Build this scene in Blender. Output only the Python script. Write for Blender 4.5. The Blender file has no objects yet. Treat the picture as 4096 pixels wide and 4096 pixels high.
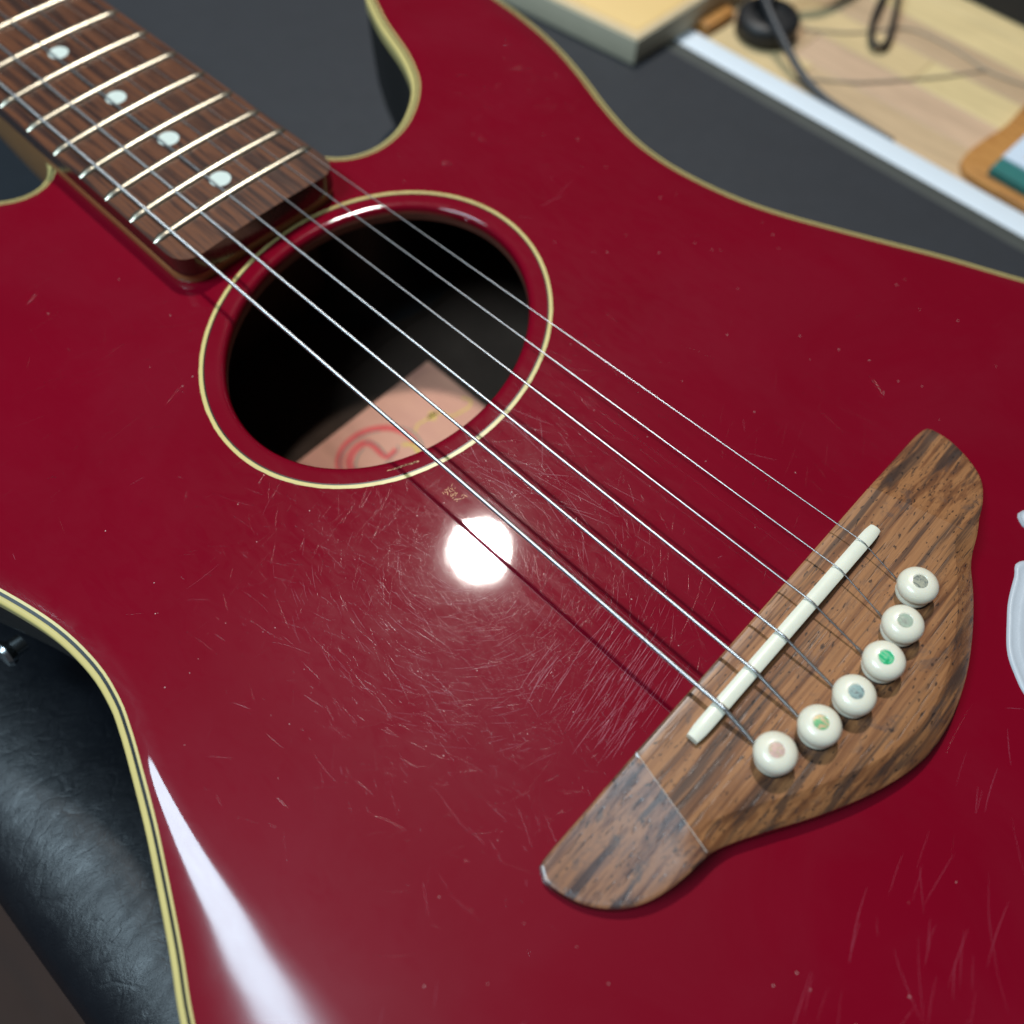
import bpy, bmesh, math, random
from mathutils import Matrix, Vector
from mathutils.geometry import delaunay_2d_cdt
random.seed(7)
S = 0.001                                    # everything below is written in millimetres
scene = bpy.context.scene
col = scene.collection

# ---------------------------------------------------------------- camera
cd = bpy.data.cameras.new('camera'); cam = bpy.data.objects.new('camera', cd); col.objects.link(cam)
cd.sensor_width = 36.0; cd.lens = 36.0 * 3647.2 / 4096.0
cd.clip_start = 0.005; cd.clip_end = 60
right = Vector((-0.72690403, -0.68603224, 0.03114946)); down = Vector((-0.60802961, 0.6218436, -0.49356918)); fwd = Vector((0.31923428, -0.37771722, -0.86914853))
m = Matrix((right, -down, -fwd)).transposed().to_4x4()
m.translation = Vector((-4.26131682, 100.75611241, 193.00042854)) * S
cam.matrix_world = m
cd.dof.use_dof = True; cd.dof.focus_distance = 0.212; cd.dof.aperture_fstop = 7.0
scene.camera = cam
scene.render.resolution_x = 1024; scene.render.resolution_y = 1024
scene.view_settings.view_transform = 'Standard'; scene.view_settings.look = 'None'
scene.view_settings.exposure = 0.0; scene.view_settings.gamma = 1.0

# ---------------------------------------------------------------- light: even room light, one round ceiling lamp, one cool panel
w = bpy.data.worlds.new("World"); scene.world = w; w.use_nodes = True
bg = w.node_tree.nodes['Background']; bg.inputs[0].default_value = (0.92, 0.92, 1.0, 1); bg.inputs[1].default_value = 0.048
def area(name, loc, aim, power, color, sx, sy=None, shape='DISK', spin=0):
    d = bpy.data.lights.new(name, 'AREA'); d.shape = shape; d.size = sx * S
    if sy: d.size_y = sy * S
    d.energy = power; d.color = color
    o = bpy.data.objects.new(name, d); col.objects.link(o)
    loc = Vector(loc) * S; aim = Vector(aim) * S
    q = (aim - loc).to_track_quat('-Z', 'Y')
    o.matrix_world = Matrix.Translation(loc) @ q.to_matrix().to_4x4() @ Matrix.Rotation(spin, 4, 'Z')
    return o
area('ceiling_lamp', (544, -462, 1334), (65, 30, 0), 14.5, (1.0, 0.95, 0.89), 92)
area('ceiling_panel', (430, 660, 1150), (430, 620, 0), 20.0, (0.64, 0.86, 1.0), 760, 460, 'ELLIPSE')

# ---------------------------------------------------------------- node helpers
class NT:
    def __init__(s, name):
        s.m = bpy.data.materials.new(name); s.m.use_nodes = True; s.t = s.m.node_tree
        s.b = s.t.nodes['Principled BSDF']
    def n(s, typ, **kw):
        nd = s.t.nodes.new(typ)
        for k, v in kw.items(): setattr(nd, k, v)
        return nd
    def inp(s, nd, i, v):
        if v is None: return
        if hasattr(v, 'is_output') or isinstance(v, bpy.types.NodeSocket): s.t.links.new(v, nd.inputs[i])
        else: nd.inputs[i].default_value = v
    def math(s, op, a, b=None, c=None, clamp=False):
        nd = s.n('ShaderNodeMath', operation=op); nd.use_clamp = clamp
        s.inp(nd, 0, a); s.inp(nd, 1, b); s.inp(nd, 2, c); return nd.outputs[0]
    def coord(s, kind='Object'):
        return s.n('ShaderNodeTexCoord').outputs[kind]
    def mapping(s, v, loc=(0, 0, 0), rot=(0, 0, 0), scale=(1, 1, 1)):
        nd = s.n('ShaderNodeMapping'); s.inp(nd, 0, v)
        nd.inputs['Location'].default_value = loc; nd.inputs['Rotation'].default_value = rot; nd.inputs['Scale'].default_value = scale
        return nd.outputs[0]
    def noise(s, v, scale, detail=2, rough=0.5, dist=0, dim='3D'):
        nd = s.n('ShaderNodeTexNoise', noise_dimensions=dim); s.inp(nd, 'Vector', v)
        nd.inputs['Scale'].default_value = scale; nd.inputs['Detail'].default_value = detail
        nd.inputs['Roughness'].default_value = rough; nd.inputs['Distortion'].default_value = dist
        return nd.outputs[0]
    def ramp(s, f, stops, interp='LINEAR'):
        nd = s.n('ShaderNodeValToRGB'); s.inp(nd, 0, f); cr = nd.color_ramp; cr.interpolation = interp
        while len(cr.elements) < len(stops): cr.elements.new(0.5)
        for e, (p, c) in zip(cr.elements, stops):
            e.position = p; e.color = (c, c, c, 1) if isinstance(c, (int, float)) else (*c, 1)
        return nd.outputs[0]
    def mix(s, f, a, b, blend='MIX'):
        nd = s.n('ShaderNodeMix', data_type='RGBA', blend_type=blend)
        s.inp(nd, 0, f)
        for i, v in ((6, a), (7, b)):
            if isinstance(v, tuple): v = (*v, 1) if len(v) == 3 else v
            s.inp(nd, i, v)
        return nd.outputs[2]
    def bump(s, h, strength, dist, normal=None):
        nd = s.n('ShaderNodeBump'); s.inp(nd, 'Height', h); nd.inputs['Strength'].default_value = strength
        nd.inputs['Distance'].default_value = dist
        if normal: s.inp(nd, 'Normal', normal)
        return nd.outputs[0]
    def set(s, **kw):
        for k, v in kw.items():
            k = k.replace('_', ' ')
            if isinstance(v, tuple) and len(v) == 3 and k != 'Subsurface Radius': v = (*v, 1)
            s.inp(s.b, k, v)
        return s.m

def plain(name, c, rough=0.5, bump=0.0, bscale=900, var=0.12, metallic=0.0, **kw):
    t = NT(name); co = t.coord()
    f = t.noise(co, bscale * 0.25, 4, 0.6)
    cc = t.mix(f, tuple(x * (1 - var) for x in c), tuple(min(1, x * (1 + var)) for x in c))
    r = t.math('ADD', t.math('MULTIPLY', t.noise(co, 160, 3), 0.16), rough - 0.08)
    t.set(Base_Color=cc, Roughness=r, Metallic=metallic, **kw)
    if bump: t.set(Normal=t.bump(t.noise(co, bscale, 3, 0.6), bump, 0.0002))
    return t.m

def mat_red(name='red_gloss_lacquer', plain_=False):
    t = NT(name); co = t.coord()
    smear = t.noise(t.mapping(co, rot=(0, 0, 0.5), scale=(1, 1.8, 1)), 17, 4, 0.62, 0.6)
    wipe = t.noise(t.mapping(co, rot=(0, 0, -0.6), scale=(90, 240, 90)), 1.0, 4, 0.65, 1.2)
    big = t.noise(co, 9, 2, 0.5)
    base = t.mix(t.noise(co, 30, 3), (0.162, 0.0001, 0.0085), (0.186, 0.0001, 0.0108))
    base = t.mix(t.math('MULTIPLY', t.ramp(t.noise(t.mapping(co, loc=(.2, .1, 0)), 24, 5, 0.62, 0.5), [(0.46, 0.0), (0.66, 1.0)]), 0.010), base, (0.48, 0.20, 0.28))  # faint pale clouds in the colour stand in for ceiling reflections
    hz = t.math('MULTIPLY', t.ramp(wipe, [(0.40, 0.0), (0.72, 1.0)]), t.ramp(big, [(0.40, 0.15), (0.62, 1.0)]))
    sep = t.n('ShaderNodeVectorMath', operation='DISTANCE'); t.inp(sep, 0, t.mapping(co, scale=(1, 1, 0))); sep.inputs[1].default_value = ((8 - 60) * S, 128 * S, 0)
    worn = t.ramp(t.math('ADD', t.math('MULTIPLY', sep.outputs['Value'], 8.0), t.math('MULTIPLY', t.noise(co, 60, 4, 0.7), 0.22)), [(0.26, 1.0), (0.62, 0.0)])
    worn2 = t.ramp(t.math('ADD', t.math('MULTIPLY', sep.outputs['Value'], 7.0), t.math('MULTIPLY', t.noise(co, 45, 5, 0.7), 0.30)), [(0.30, 1.0), (0.95, 0.0)])
    hn = t.bump(t.math('ADD', t.noise(co, 260, 2), t.math('MULTIPLY', wipe, 0.12)), 0.12, 0.00003)
    t.set(Base_Color=base, Roughness=t.math('SUBTRACT', 0.40, t.math('MULTIPLY', hz, 0.12)), Specular_IOR_Level=t.math('ADD', 0.02, t.math('ADD', t.math('MULTIPLY', hz, 0.05), t.math('MULTIPLY', worn2, 0.09))),
          Coat_Weight=1.0, Coat_IOR=1.5,
          Coat_Roughness=t.math('ADD', t.math('ADD', 0.035, t.math('MULTIPLY', worn, 0.15)), t.math('MULTIPLY', t.ramp(smear, [(0.40, 0.0), (0.66, 1.0)]), 0.022)), Coat_Normal=hn)
    return t.m

def mat_wood(name, axis, cols, stretch=26, fine=1500, rough=0.42, pores=0.5, scale=1.0, big=60, coat=0.0, dark=(.03, .014, .008), streak=.5, warp_amt=.0016, blotch=0.0):
    """grain along the given axis ('X' or 'Y')"""
    t = NT(name); co = t.coord()
    sc = (1, stretch, stretch * .6) if axis == 'X' else (stretch, 1, stretch * .6)
    warp = t.n('ShaderNodeVectorMath', operation='ADD')
    nz = t.n('ShaderNodeTexNoise'); t.inp(nz, 'Vector', t.mapping(co, scale=(30, 30, 30))); nz.inputs['Scale'].default_value = 1.2
    sc2 = t.n('ShaderNodeVectorMath', operation='SCALE'); t.inp(sc2, 0, nz.outputs[1]); sc2.inputs['Scale'].default_value = warp_amt
    t.inp(warp, 0, co); t.inp(warp, 1, sc2.outputs[0])
    v = t.mapping(warp.outputs[0], scale=tuple(x * scale for x in sc))
    g = t.noise(v, big / stretch * 5, 5, 0.62, 0.35)
    c = t.ramp(g, [(0.30, cols[0]), (0.43, cols[1]), (0.54, cols[2]), (0.68, cols[3])])
    st = t.noise(t.mapping(warp.outputs[0], loc=(.31, .17, .4), scale=tuple(x * scale * .8 for x in sc)), big / stretch * 4.0, 4, 0.6, 0.25)
    c = t.mix(t.math('MULTIPLY', t.ramp(st, [(0.53, 0.0), (0.61, 1.0)]), streak), c, dark)
    psc = (fine * .055, fine, fine) if axis == 'X' else (fine, fine * .055, fine)
    p = t.noise(t.mapping(co, scale=psc), 1.0, 2, 0.6)
    pm = t.ramp(p, [(0.30, 1.0), (0.40, 0.0)])
    fib = t.noise(t.mapping(co, scale=tuple(x * 1.8 for x in psc)), 1.0, 2, 0.6)
    c = t.mix(t.math('MULTIPLY', t.math('SUBTRACT', 1.0, fib), 0.32), c, dark)
    c = t.mix(t.math('MULTIPLY', pm, pores), c, dark)
    h = t.math('SUBTRACT', t.math('MULTIPLY', fib, 0.35), t.math('MULTIPLY', pm, 1.0))
    if blotch:
        bl = t.noise(t.mapping(co, scale=(1, .6, 1)), 150, 5, 0.7, 0.4)
        c = t.mix(t.math('MULTIPLY', t.ramp(bl, [(0.57, 0.0), (0.66, 1.0)]), blotch), c, (.055, .045, .045))
        sp = t.noise(t.mapping(co, scale=(1, .35, 1)), 1500, 1, 0.5)
        c = t.mix(t.math('MULTIPLY', t.ramp(sp, [(0.66, 0.0), (0.72, 1.0)]), .8), c, (.02, .012, .010))
    r = t.math('ADD', rough, t.math('MULTIPLY', t.math('SUBTRACT', g, 0.5), 0.25))
    t.set(Base_Color=c, Roughness=r, Normal=t.bump(h, 0.5, 0.00012), Coat_Weight=coat, Coat_Roughness=0.27)
    return t.m

def mat_leather():
    t = NT('black_leather'); co = t.coord()
    wv = t.mapping(co, rot=(0, 0, 0.5), scale=(1.75, 1, 1))
    vo = t.n('ShaderNodeTexVoronoi', feature='DISTANCE_TO_EDGE'); t.inp(vo, 'Vector', t.mapping(co, rot=(0, 0, -.5), scale=(1, 1.7, 1))); vo.inputs['Scale'].default_value = 900
    wr = t.noise(wv, 120, 6, 0.72, 1.6)
    wr2 = t.noise(wv, 420, 3, 0.6, 0.5)
    wpn = t.n('ShaderNodeTexNoise'); t.inp(wpn, 'Vector', t.mapping(co, scale=(70, 70, 70))); wpn.inputs['Scale'].default_value = 1.0; wpn.inputs['Detail'].default_value = 4
    ws = t.n('ShaderNodeVectorMath', operation='SCALE'); t.inp(ws, 0, wpn.outputs[1]); ws.inputs['Scale'].default_value = 0.014
    wa = t.n('ShaderNodeVectorMath', operation='ADD'); t.inp(wa, 0, co); t.inp(wa, 1, ws.outputs[0])
    cr = t.n('ShaderNodeTexVoronoi', feature='DISTANCE_TO_EDGE'); t.inp(cr, 'Vector', t.mapping(wa.outputs[0], rot=(0, 0, .5), scale=(2.3, 1, 1))); cr.inputs['Scale'].default_value = 85
    crease = t.math('MULTIPLY', t.ramp(cr.outputs[0], [(0.0, 0.0), (0.10, 1.0)]), t.ramp(t.noise(co, 40, 2), [(0.35, 0.2), (0.6, 1.0)]))
    h = t.math('ADD', t.math('ADD', t.math('MULTIPLY', wr, 0.75), t.math('MULTIPLY', crease, 0.16)), t.math('ADD', t.math('MULTIPLY', wr2, 0.30), t.math('MULTIPLY', vo.outputs[0], 0.05)))
    # worn, grey band where the surface has peeled near the front edge
    sx = t.n('ShaderNodeSeparateXYZ'); t.inp(sx, 0, co)
    edge = t.math('ADD', sx.outputs[1], t.math('MULTIPLY', t.math('SUBTRACT', t.noise(co, 190, 5, 0.7), 0.5), 0.022))
    band = t.math('MULTIPLY', t.ramp(t.math('MULTIPLY', edge, 4.0), [(0.618, 0.0), (0.622, 1.0)]), t.ramp(t.math('MULTIPLY', edge, 4.0), [(0.652, 1.0), (0.656, 0.0)]))
    band = t.math('MULTIPLY', band, t.ramp(t.noise(co, 30, 2), [(0.40, 0.0), (0.46, 1.0)]))
    c = t.mix(t.noise(co, 60, 3), (0.0030, 0.0035, 0.0055), (0.006, 0.0075, 0.011))
    c = t.mix(band, c, (0.045, 0.05, 0.052))
    r = t.math('ADD', t.ramp(t.noise(co, 45, 3, 0.6), [(0.3, 0.36), (0.7, 0.50)]), t.math('MULTIPLY', band, 0.3))
    t.set(Base_Color=c, Roughness=r, Normal=t.bump(h, 0.45, 0.0007), Specular_IOR_Level=0.40)
    return t.m

def mat_string(name, pitch, amp, c=(.62, .62, .63), rough=.28):
    t = NT(name); t.set(Base_Color=c, Metallic=1.0, Roughness=rough)
    if pitch:
        co = t.coord(); sx = t.n('ShaderNodeSeparateXYZ'); t.inp(sx, 0, co)
        h = t.math('SINE', t.math('MULTIPLY', sx.outputs[0], 2 * math.pi / (pitch * S)))
        t.set(Normal=t.bump(h, 1.0, amp * S))
    return t.m

def mat_pearl(name, cols):
    t = NT(name); co = t.coord()
    f = t.noise(t.mapping(co, rot=(0, 0, .6), scale=(1, 2.2, 1)), 420, 3, 0.6, 1.6)
    t.set(Base_Color=t.ramp(f, [(0.34, cols[0]), (0.46, cols[1]), (0.56, cols[2]), (0.68, cols[3])]), Roughness=0.16, Metallic=0.25, Coat_Weight=1.0, Coat_Roughness=0.05)
    return t.m

def mat_paper():
    t = NT('salmon_label_paper'); co = t.coord()
    sm = t.noise(t.mapping(co, scale=(1.0, 2.4, 1)), 46, 3, 0.55)
    c = t.mix(sm, (0.50, 0.215, 0.15), (0.66, 0.32, 0.205))
    c = t.mix(t.ramp(t.noise(co, 90, 3), [(0.60, 0.0), (0.72, 0.5)]), c, (0.33, 0.13, 0.10))
    t.set(Base_Color=c, Roughness=0.6); return t.m

M = {}
M['red'] = mat_red()
M['cream'] = plain('aged_cream_binding', (0.62, 0.50, 0.19), 0.30, 0.1, 500, 0.10, Coat_Weight=0.5, Coat_Roughness=0.1)
M['black_line'] = plain('black_purfling', (0.006, 0.008, 0.009), 0.32)
M['shell'] = plain('black_textured_shell', (0.012, 0.011, 0.011), 0.62, 0.5, 1500)
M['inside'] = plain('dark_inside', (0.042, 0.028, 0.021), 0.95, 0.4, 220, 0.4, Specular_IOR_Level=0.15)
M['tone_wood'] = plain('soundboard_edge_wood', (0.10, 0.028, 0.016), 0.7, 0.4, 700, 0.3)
M['bridge'] = mat_wood('bridge_rosewood', 'Y', [(.085, .034, .017), (.22, .084, .031), (.39, .168, .062), (.28, .118, .044)], stretch=48, fine=1400, rough=.40, pores=.7, big=95, coat=.2, blotch=.45, dark=(.040, .026, .022), streak=.75)
M['bridge_wing'] = mat_wood('bridge_rosewood_wing', 'Y', [(.06, .026, .020), (.17, .068, .036), (.33, .145, .066), (.20, .085, .045)], stretch=40, fine=1300, rough=.30, pores=.9, big=95, coat=.9, blotch=.75, dark=(.032, .018, .020), streak=.85)
M['board'] = mat_wood('fingerboard_rosewood', 'X', [(.020, .009, .008), (.055, .020, .012), (.16, .052, .019), (.085, .029, .014)], stretch=34, fine=1300, rough=.40, pores=.6, big=110, coat=.1, dark=(.012, .006, .006), streak=.8)
M['board_side'] = plain('fingerboard_side', (0.045, 0.014, 0.008), 0.25, 0.1, 900, 0.25, Coat_Weight=0.5)
M['neck'] = plain('neck_maple', (0.36, 0.165, 0.05), 0.35, 0.1, 300, 0.12, Coat_Weight=0.4)
M['tongue'] = plain('neck_tongue_maple', (0.36, 0.15, 0.05), 0.4, 0.1, 300, 0.15, Coat_Weight=0.3)
M['fret'] = plain('nickel_fret', (0.46, 0.42, 0.33), 0.31, 0.15, 2500, 0.06, 1.0)
M['dot'] = plain('white_dot_inlay', (0.62, 0.68, 0.62), 0.3, 0, 300, 0.05)
M['saddle'] = plain('white_saddle_plastic', (0.75, 0.73, 0.60), 0.33, 0.08, 900, 0.05, Subsurface_Weight=0.15, Subsurface_Radius=(.002, .0015, .001), Subsurface_Scale=1.0)
M['pin'] = plain('ivory_bridge_pin', (0.76, 0.71, 0.57), 0.36, 0.05, 900, 0.08, Coat_Weight=0.4, Coat_Roughness=0.12, Subsurface_Weight=0.2, Subsurface_Radius=(.002, .0015, .001), Subsurface_Scale=1.0)
M['paint'] = plain('thick_white_paint', (0.47, 0.50, 0.54), 0.40, 1.0, 220, 0.14)
M['hair'] = plain('hairline_red', (0.20, 0.006, 0.018), 0.26, Coat_Weight=1.0, Coat_Roughness=0.16, Specular_IOR_Level=0.6)
M['scratch'] = plain('pale_scratch', (0.36, 0.085, 0.135), 0.4)
M['chip'] = plain('bare_chip', (0.66, 0.36, 0.19), 0.6, 0.5, 2500, 0.3)
M['metal'] = plain('plated_metal', (0.62, 0.66, 0.68), 0.2, 0, 900, 0.05, 1.0)
M['paper'] = mat_paper()
M['ink_red'] = plain('red_ink', (0.62, 0.07, 0.06), 0.6)
M['ink_green'] = plain('grey_green_ink', (0.17, 0.17, 0.13), 0.6)
M['ink_yellow'] = plain('yellow_ink', (0.62, 0.40, 0.09), 0.6)
M['ink_pale'] = plain('pale_ink', (0.62, 0.48, 0.42), 0.6)
M['leather'] = mat_leather()
M['mat'] = plain('grey_rubber', (0.017, 0.0195, 0.025), 0.68, 0.5, 260, 0.18)
M['mat_edge'] = plain('grey_rubber_edge', (0.058, 0.062, 0.056), 0.6, 0.5, 500, 0.2)
M['white'] = plain('white_strip', (0.72, 0.78, 0.84), 0.45, 0.2, 60, 0.06)
M['floor'] = mat_wood('brown_floor', 'X', [(.055, .023, .015), (.072, .031, .020), (.09, .040, .026), (.072, .031, .020)], stretch=8, fine=40, rough=.75, pores=.1, big=8, streak=.1)
M['cardboard'] = plain('tan_board_top', (0.82, 0.55, 0.22), 0.55, 0.2, 60, 0.10)
M['card_side'] = plain('grey_board_side', (0.58, 0.51, 0.37), 0.7, 0.2, 200, 0.12)  # greyer than the box top: the shade on its sides is in the colour
M['card_rim'] = plain('pale_board_rim', (0.72, 0.53, 0.30), 0.55)
M['rubber'] = plain('black_rubber', (0.012, 0.012, 0.013), 0.5, 0.3, 500)
M['cable'] = plain('dark_cable', (0.035, 0.038, 0.044), 0.42, 0.1, 300)
M['thin'] = plain('cable_shadow_tint', (0.36, 0.29, 0.21), 0.5)  # near the wood tone, for the strands that draw cable shadows
M['block'] = mat_wood('orange_wood', 'X', [(.38, .15, .035), (.50, .22, .055), (.58, .27, .07), (.46, .19, .045)], stretch=9, fine=500, rough=.4, pores=.2, big=110, dark=(.2, .08, .03), streak=.5)
M['green'] = plain('teal_green_card', (0.012, 0.145, 0.13), 0.5)
M['card_white'] = plain('glossy_white_card', (0.62, 0.70, 0.80), 0.3)
M['card_orange'] = plain('orange_print', (0.72, 0.33, 0.04), 0.4)
M['case'] = plain('dark_backdrop', (0.012, 0.012, 0.016), 0.5, 0.3, 200)  # 'case' is the plain dark box behind the bench
STAVE = []
for k, c in enumerate([(.60, .44, .23), (.52, .36, .21), (.64, .49, .25), (.48, .33, .20), (.56, .39, .19), (.66, .52, .31), (.55, .37, .24)]):
    d = lambda f: tuple(min(1, x * f * 1.17) for x in c)
    STAVE.append(mat_wood('beech_stave_%d' % k, 'X', [d(.88), d(.96), d(1.04), d(1.1)], stretch=9, fine=260, rough=.5, pores=.12, big=55, dark=d(.6), streak=.15))

# ---------------------------------------------------------------- object helpers
def prop(o, label=None, cat=None, group=None, kind=None):
    if label: o['label'] = label
    if cat: o['category'] = cat
    if group: o['group'] = group
    if kind: o['kind'] = kind
    return o
def empty(name, loc=(0, 0, 0)):
    o = bpy.data.objects.new(name, None); col.objects.link(o); o.location = Vector(loc) * S; o.empty_display_size = .02; return o
class MB:
    """mesh builder, world millimetres"""
    def __init__(s): s.v = []; s.f = []; s.mi = []; s.cur = 0
    def add(s, vs, fs):
        o = len(s.v); s.v += [tuple(p) for p in vs]; s.f += [tuple(o + i for i in f) for f in fs]; s.mi += [s.cur] * len(fs)
    def box(s, a, b):
        x0, y0, z0 = a; x1, y1, z1 = b
        s.add([(x0, y0, z0), (x1, y0, z0), (x1, y1, z0), (x0, y1, z0), (x0, y0, z1), (x1, y0, z1), (x1, y1, z1), (x0, y1, z1)],
              [(3, 2, 1, 0), (4, 5, 6, 7), (0, 1, 5, 4), (1, 2, 6, 5), (2, 3, 7, 6), (3, 0, 4, 7)])
    def prism(s, poly, z0, z1):
        n = len(poly)
        area2 = sum(poly[i][0] * poly[(i + 1) % n][1] - poly[(i + 1) % n][0] * poly[i][1] for i in range(n))
        if area2 < 0: poly = poly[::-1]
        s.add([(x, y, z0) for x, y in poly] + [(x, y, z1) for x, y in poly],
              [tuple(range(n))[::-1], tuple(range(n, 2 * n))] + [(i, (i + 1) % n, n + (i + 1) % n, n + i) for i in range(n)])
    def lathe(s, prof, c, seg=40, axis=None):
        """prof: (r, z) list; c centre"""
        vs = []; fs = []; n = len(prof)
        for k in range(seg):
            a = 2 * math.pi * k / seg
            for r, z in prof: vs.append(Vector((r * math.cos(a), r * math.sin(a), z)))
        if axis is not None:
            q = Vector((0, 0, 1)).rotation_difference(Vector(axis)); vs = [q @ v for v in vs]
        vs = [v + Vector(c) for v in vs]
        for k in range(seg):
            for i in range(n - 1):
                a = k * n + i; b = ((k + 1) % seg) * n + i; fs.append((a, b, b + 1, a + 1))
        fs.append(tuple(k * n for k in range(seg))[::-1]); fs.append(tuple(k * n + n - 1 for k in range(seg)))
        s.add(vs, fs)
    def tube(s, pts, r, seg=10, rad=None, cap=True):
        pts = [Vector(p) for p in pts]; n = len(pts); vs = []; fs = []
        t0 = (pts[1] - pts[0]).normalized(); up = Vector((0, 0, 1))
        if abs(t0.z) > .9: up = Vector((1, 0, 0))
        u = t0.cross(up).normalized()
        for i, p in enumerate(pts):
            t = (pts[min(i + 1, n - 1)] - pts[max(i - 1, 0)]).normalized()
            u = (u - t * u.dot(t)).normalized(); v = t.cross(u)
            rr = rad(i) if rad else r
            for k in range(seg):
                a = 2 * math.pi * k / seg; vs.append(p + (u * math.cos(a) + v * math.sin(a)) * rr)
        for i in range(n - 1):
            for k in range(seg):
                a = i * seg + k; b = i * seg + (k + 1) % seg; fs.append((a, b, b + seg, a + seg))
        if cap: fs.append(tuple(range(seg))[::-1]); fs.append(tuple(range((n - 1) * seg, n * seg)))
        s.add(vs, fs)
    def ribbon(s, rows, closed=False, capends=True):
        """rows: list of profile rings (each a closed loop of points) swept into a solid strip"""
        n = len(rows[0]); o = len(rows); vs = [p for r in rows for p in r]; fs = []
        for i in range(o if closed else o - 1):
            j = (i + 1) % o
            for k in range(n):
                a = i * n + k; b = i * n + (k + 1) % n; c = j * n + (k + 1) % n; d = j * n + k; fs.append((a, d, c, b))
        if not closed and capends: fs.append(tuple(range(n))); fs.append(tuple(range((o - 1) * n, o * n))[::-1])
        s.add(vs, fs)
    def build(s, name, mats, parent=None, smooth=True, angle=35, bevel=0, bseg=2, base=None, fixn=True):
        mats = mats if isinstance(mats, (list, tuple)) else [mats]
        base = Vector(base) if base else (Vector(parent['_base']) if parent is not None and '_base' in parent else Vector((0, 0, 0)))
        me = bpy.data.meshes.new(name)
        me.from_pydata([((x - base[0]) * S, (y - base[1]) * S, (z - base[2]) * S) for x, y, z in s.v], [], s.f)
        for mm in mats: me.materials.append(mm)
        me.polygons.foreach_set('material_index', s.mi)
        bm = bmesh.new(); bm.from_mesh(me)
        if fixn: bmesh.ops.recalc_face_normals(bm, faces=bm.faces)
        if bevel:
            es = [e for e in bm.edges if len(e.link_faces) == 2 and e.calc_face_angle(0) > math.radians(40)]
            bmesh.ops.bevel(bm, geom=es, offset=bevel * S, segments=bseg, profile=.6, affect='EDGES')
        if smooth:
            for f in bm.faces: f.smooth = True
            for e in bm.edges:
                if len(e.link_faces) == 2 and e.calc_face_angle(0) > math.radians(angle): e.smooth = False
        bm.to_mesh(me); bm.free(); me.update()
        o = bpy.data.objects.new(name, me); col.objects.link(o)
        if parent is not None: o.parent = parent; o['_base'] = list(base)
        else: o.location = base * S; o['_base'] = list(base)
        return o
def thing(name, base, label, cat, group=None, kind=None):
    o = empty(name, base); o['_base'] = list(base); return prop(o, label, cat, group, kind)

def spline(pts, closed=False, step=2.0):
    """Catmull-Rom through 2D/3D points resampled every step mm"""
    P = [Vector(p) for p in pts]; n = len(P); out = []
    rng = range(n) if closed else range(n - 1)
    for i in rng:
        if closed: a, b, c, d = P[i - 1], P[i], P[(i + 1) % n], P[(i + 2) % n]
        else: a, b, c, d = P[max(i - 1, 0)], P[i], P[i + 1], P[min(i + 2, n - 1)]
        m = max(1, int((c - b).length / step))
        for k in range(m):
            t = k / m
            out.append(.5 * ((2 * b) + (c - a) * t + (2 * a - 5 * b + 4 * c - d) * t * t + (3 * b - a - 3 * c + d) * t ** 3))
    if not closed: out.append(P[-1])
    return out
def normals2(pl, closed=True):
    n = len(pl); out = []
    for i in range(n):
        a = pl[i - 1] if (closed or i) else pl[0]; b = pl[(i + 1) % n] if (closed or i < n - 1) else pl[-1]
        t = (Vector(b[:2]) - Vector(a[:2])).normalized(); out.append(Vector((-t.y, t.x)))
    return out

# ================================================================ THE SETTING
TZ = -62.0
fl = MB(); fl.box((-900, -900, -760), (1300, 1400, -752)); prop(fl.build('floor', M['floor'], smooth=False), kind='structure')
wt = MB(); wt.box((-520, -378, -96), (900, 60, -67)); bench = prop(wt.build('workbench', M['card_side'], smooth=False), 'pale block wood workbench top under the grey mat and the cables', 'workbench')
# laminated staves of the bench top behind the white strip
y = -258.0; rnd = random.Random(5); row = 0
while y > -377:
    wdt = min(21.5, y + 378); x = -330 + rnd.uniform(-60, 0)
    while x < 520:
        ln = rnd.uniform(95, 190)
        sb = MB(); dz = rnd.uniform(-.15, .05)
        sb.box((x + .1, y - wdt + .1, -67), (min(x + ln, 560) - .1, y - .1, -64.5 + dz))
        sb.build('stave', STAVE[rnd.randrange(len(STAVE))], bench, smooth=False, bevel=.25, bseg=1)
        x += ln
    y -= wdt; row += 1
for X in (-480, 860):
    for Y in (-350, 20):
        wl = MB(); wl.box((X - 25, Y - 25, -752), (X + 25, Y + 25, -96.2)); wl.build('leg', M['card_side'], bench, smooth=False)

t = thing('bench_mat', (100, -100, TZ), 'dark grey rubber mat lying flat under the treble side of the guitar', 'mat')
b = MB(); b.box((-420, -236.5, -64.4), (760, 112, TZ)); b.build('mat_sheet', M['mat'], t, smooth=False)
b = MB(); b.box((-420, -244.5, -64.4), (760, -236.6, TZ - .3)); b.build('mat_border', M['mat_edge'], t, bevel=.4)
b = MB(); b.box((-420, -257.0, -66.9), (760, -244.6, TZ - .6))
prop(b.build('white_strip', M['white'], base=(100, -250, -66.9), bevel=.7), 'long white edging strip between the grey mat and the wooden bench', 'edging strip')
b = MB(); b.box((-420, -244.4, -66.9), (760, 60, -64.5))
prop(b.build('bench_underlay', M['white'], base=(100, -100, -66.9), smooth=False), 'flat white backing sheet lying beneath the grey rubber mat', 'sheet')

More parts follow.
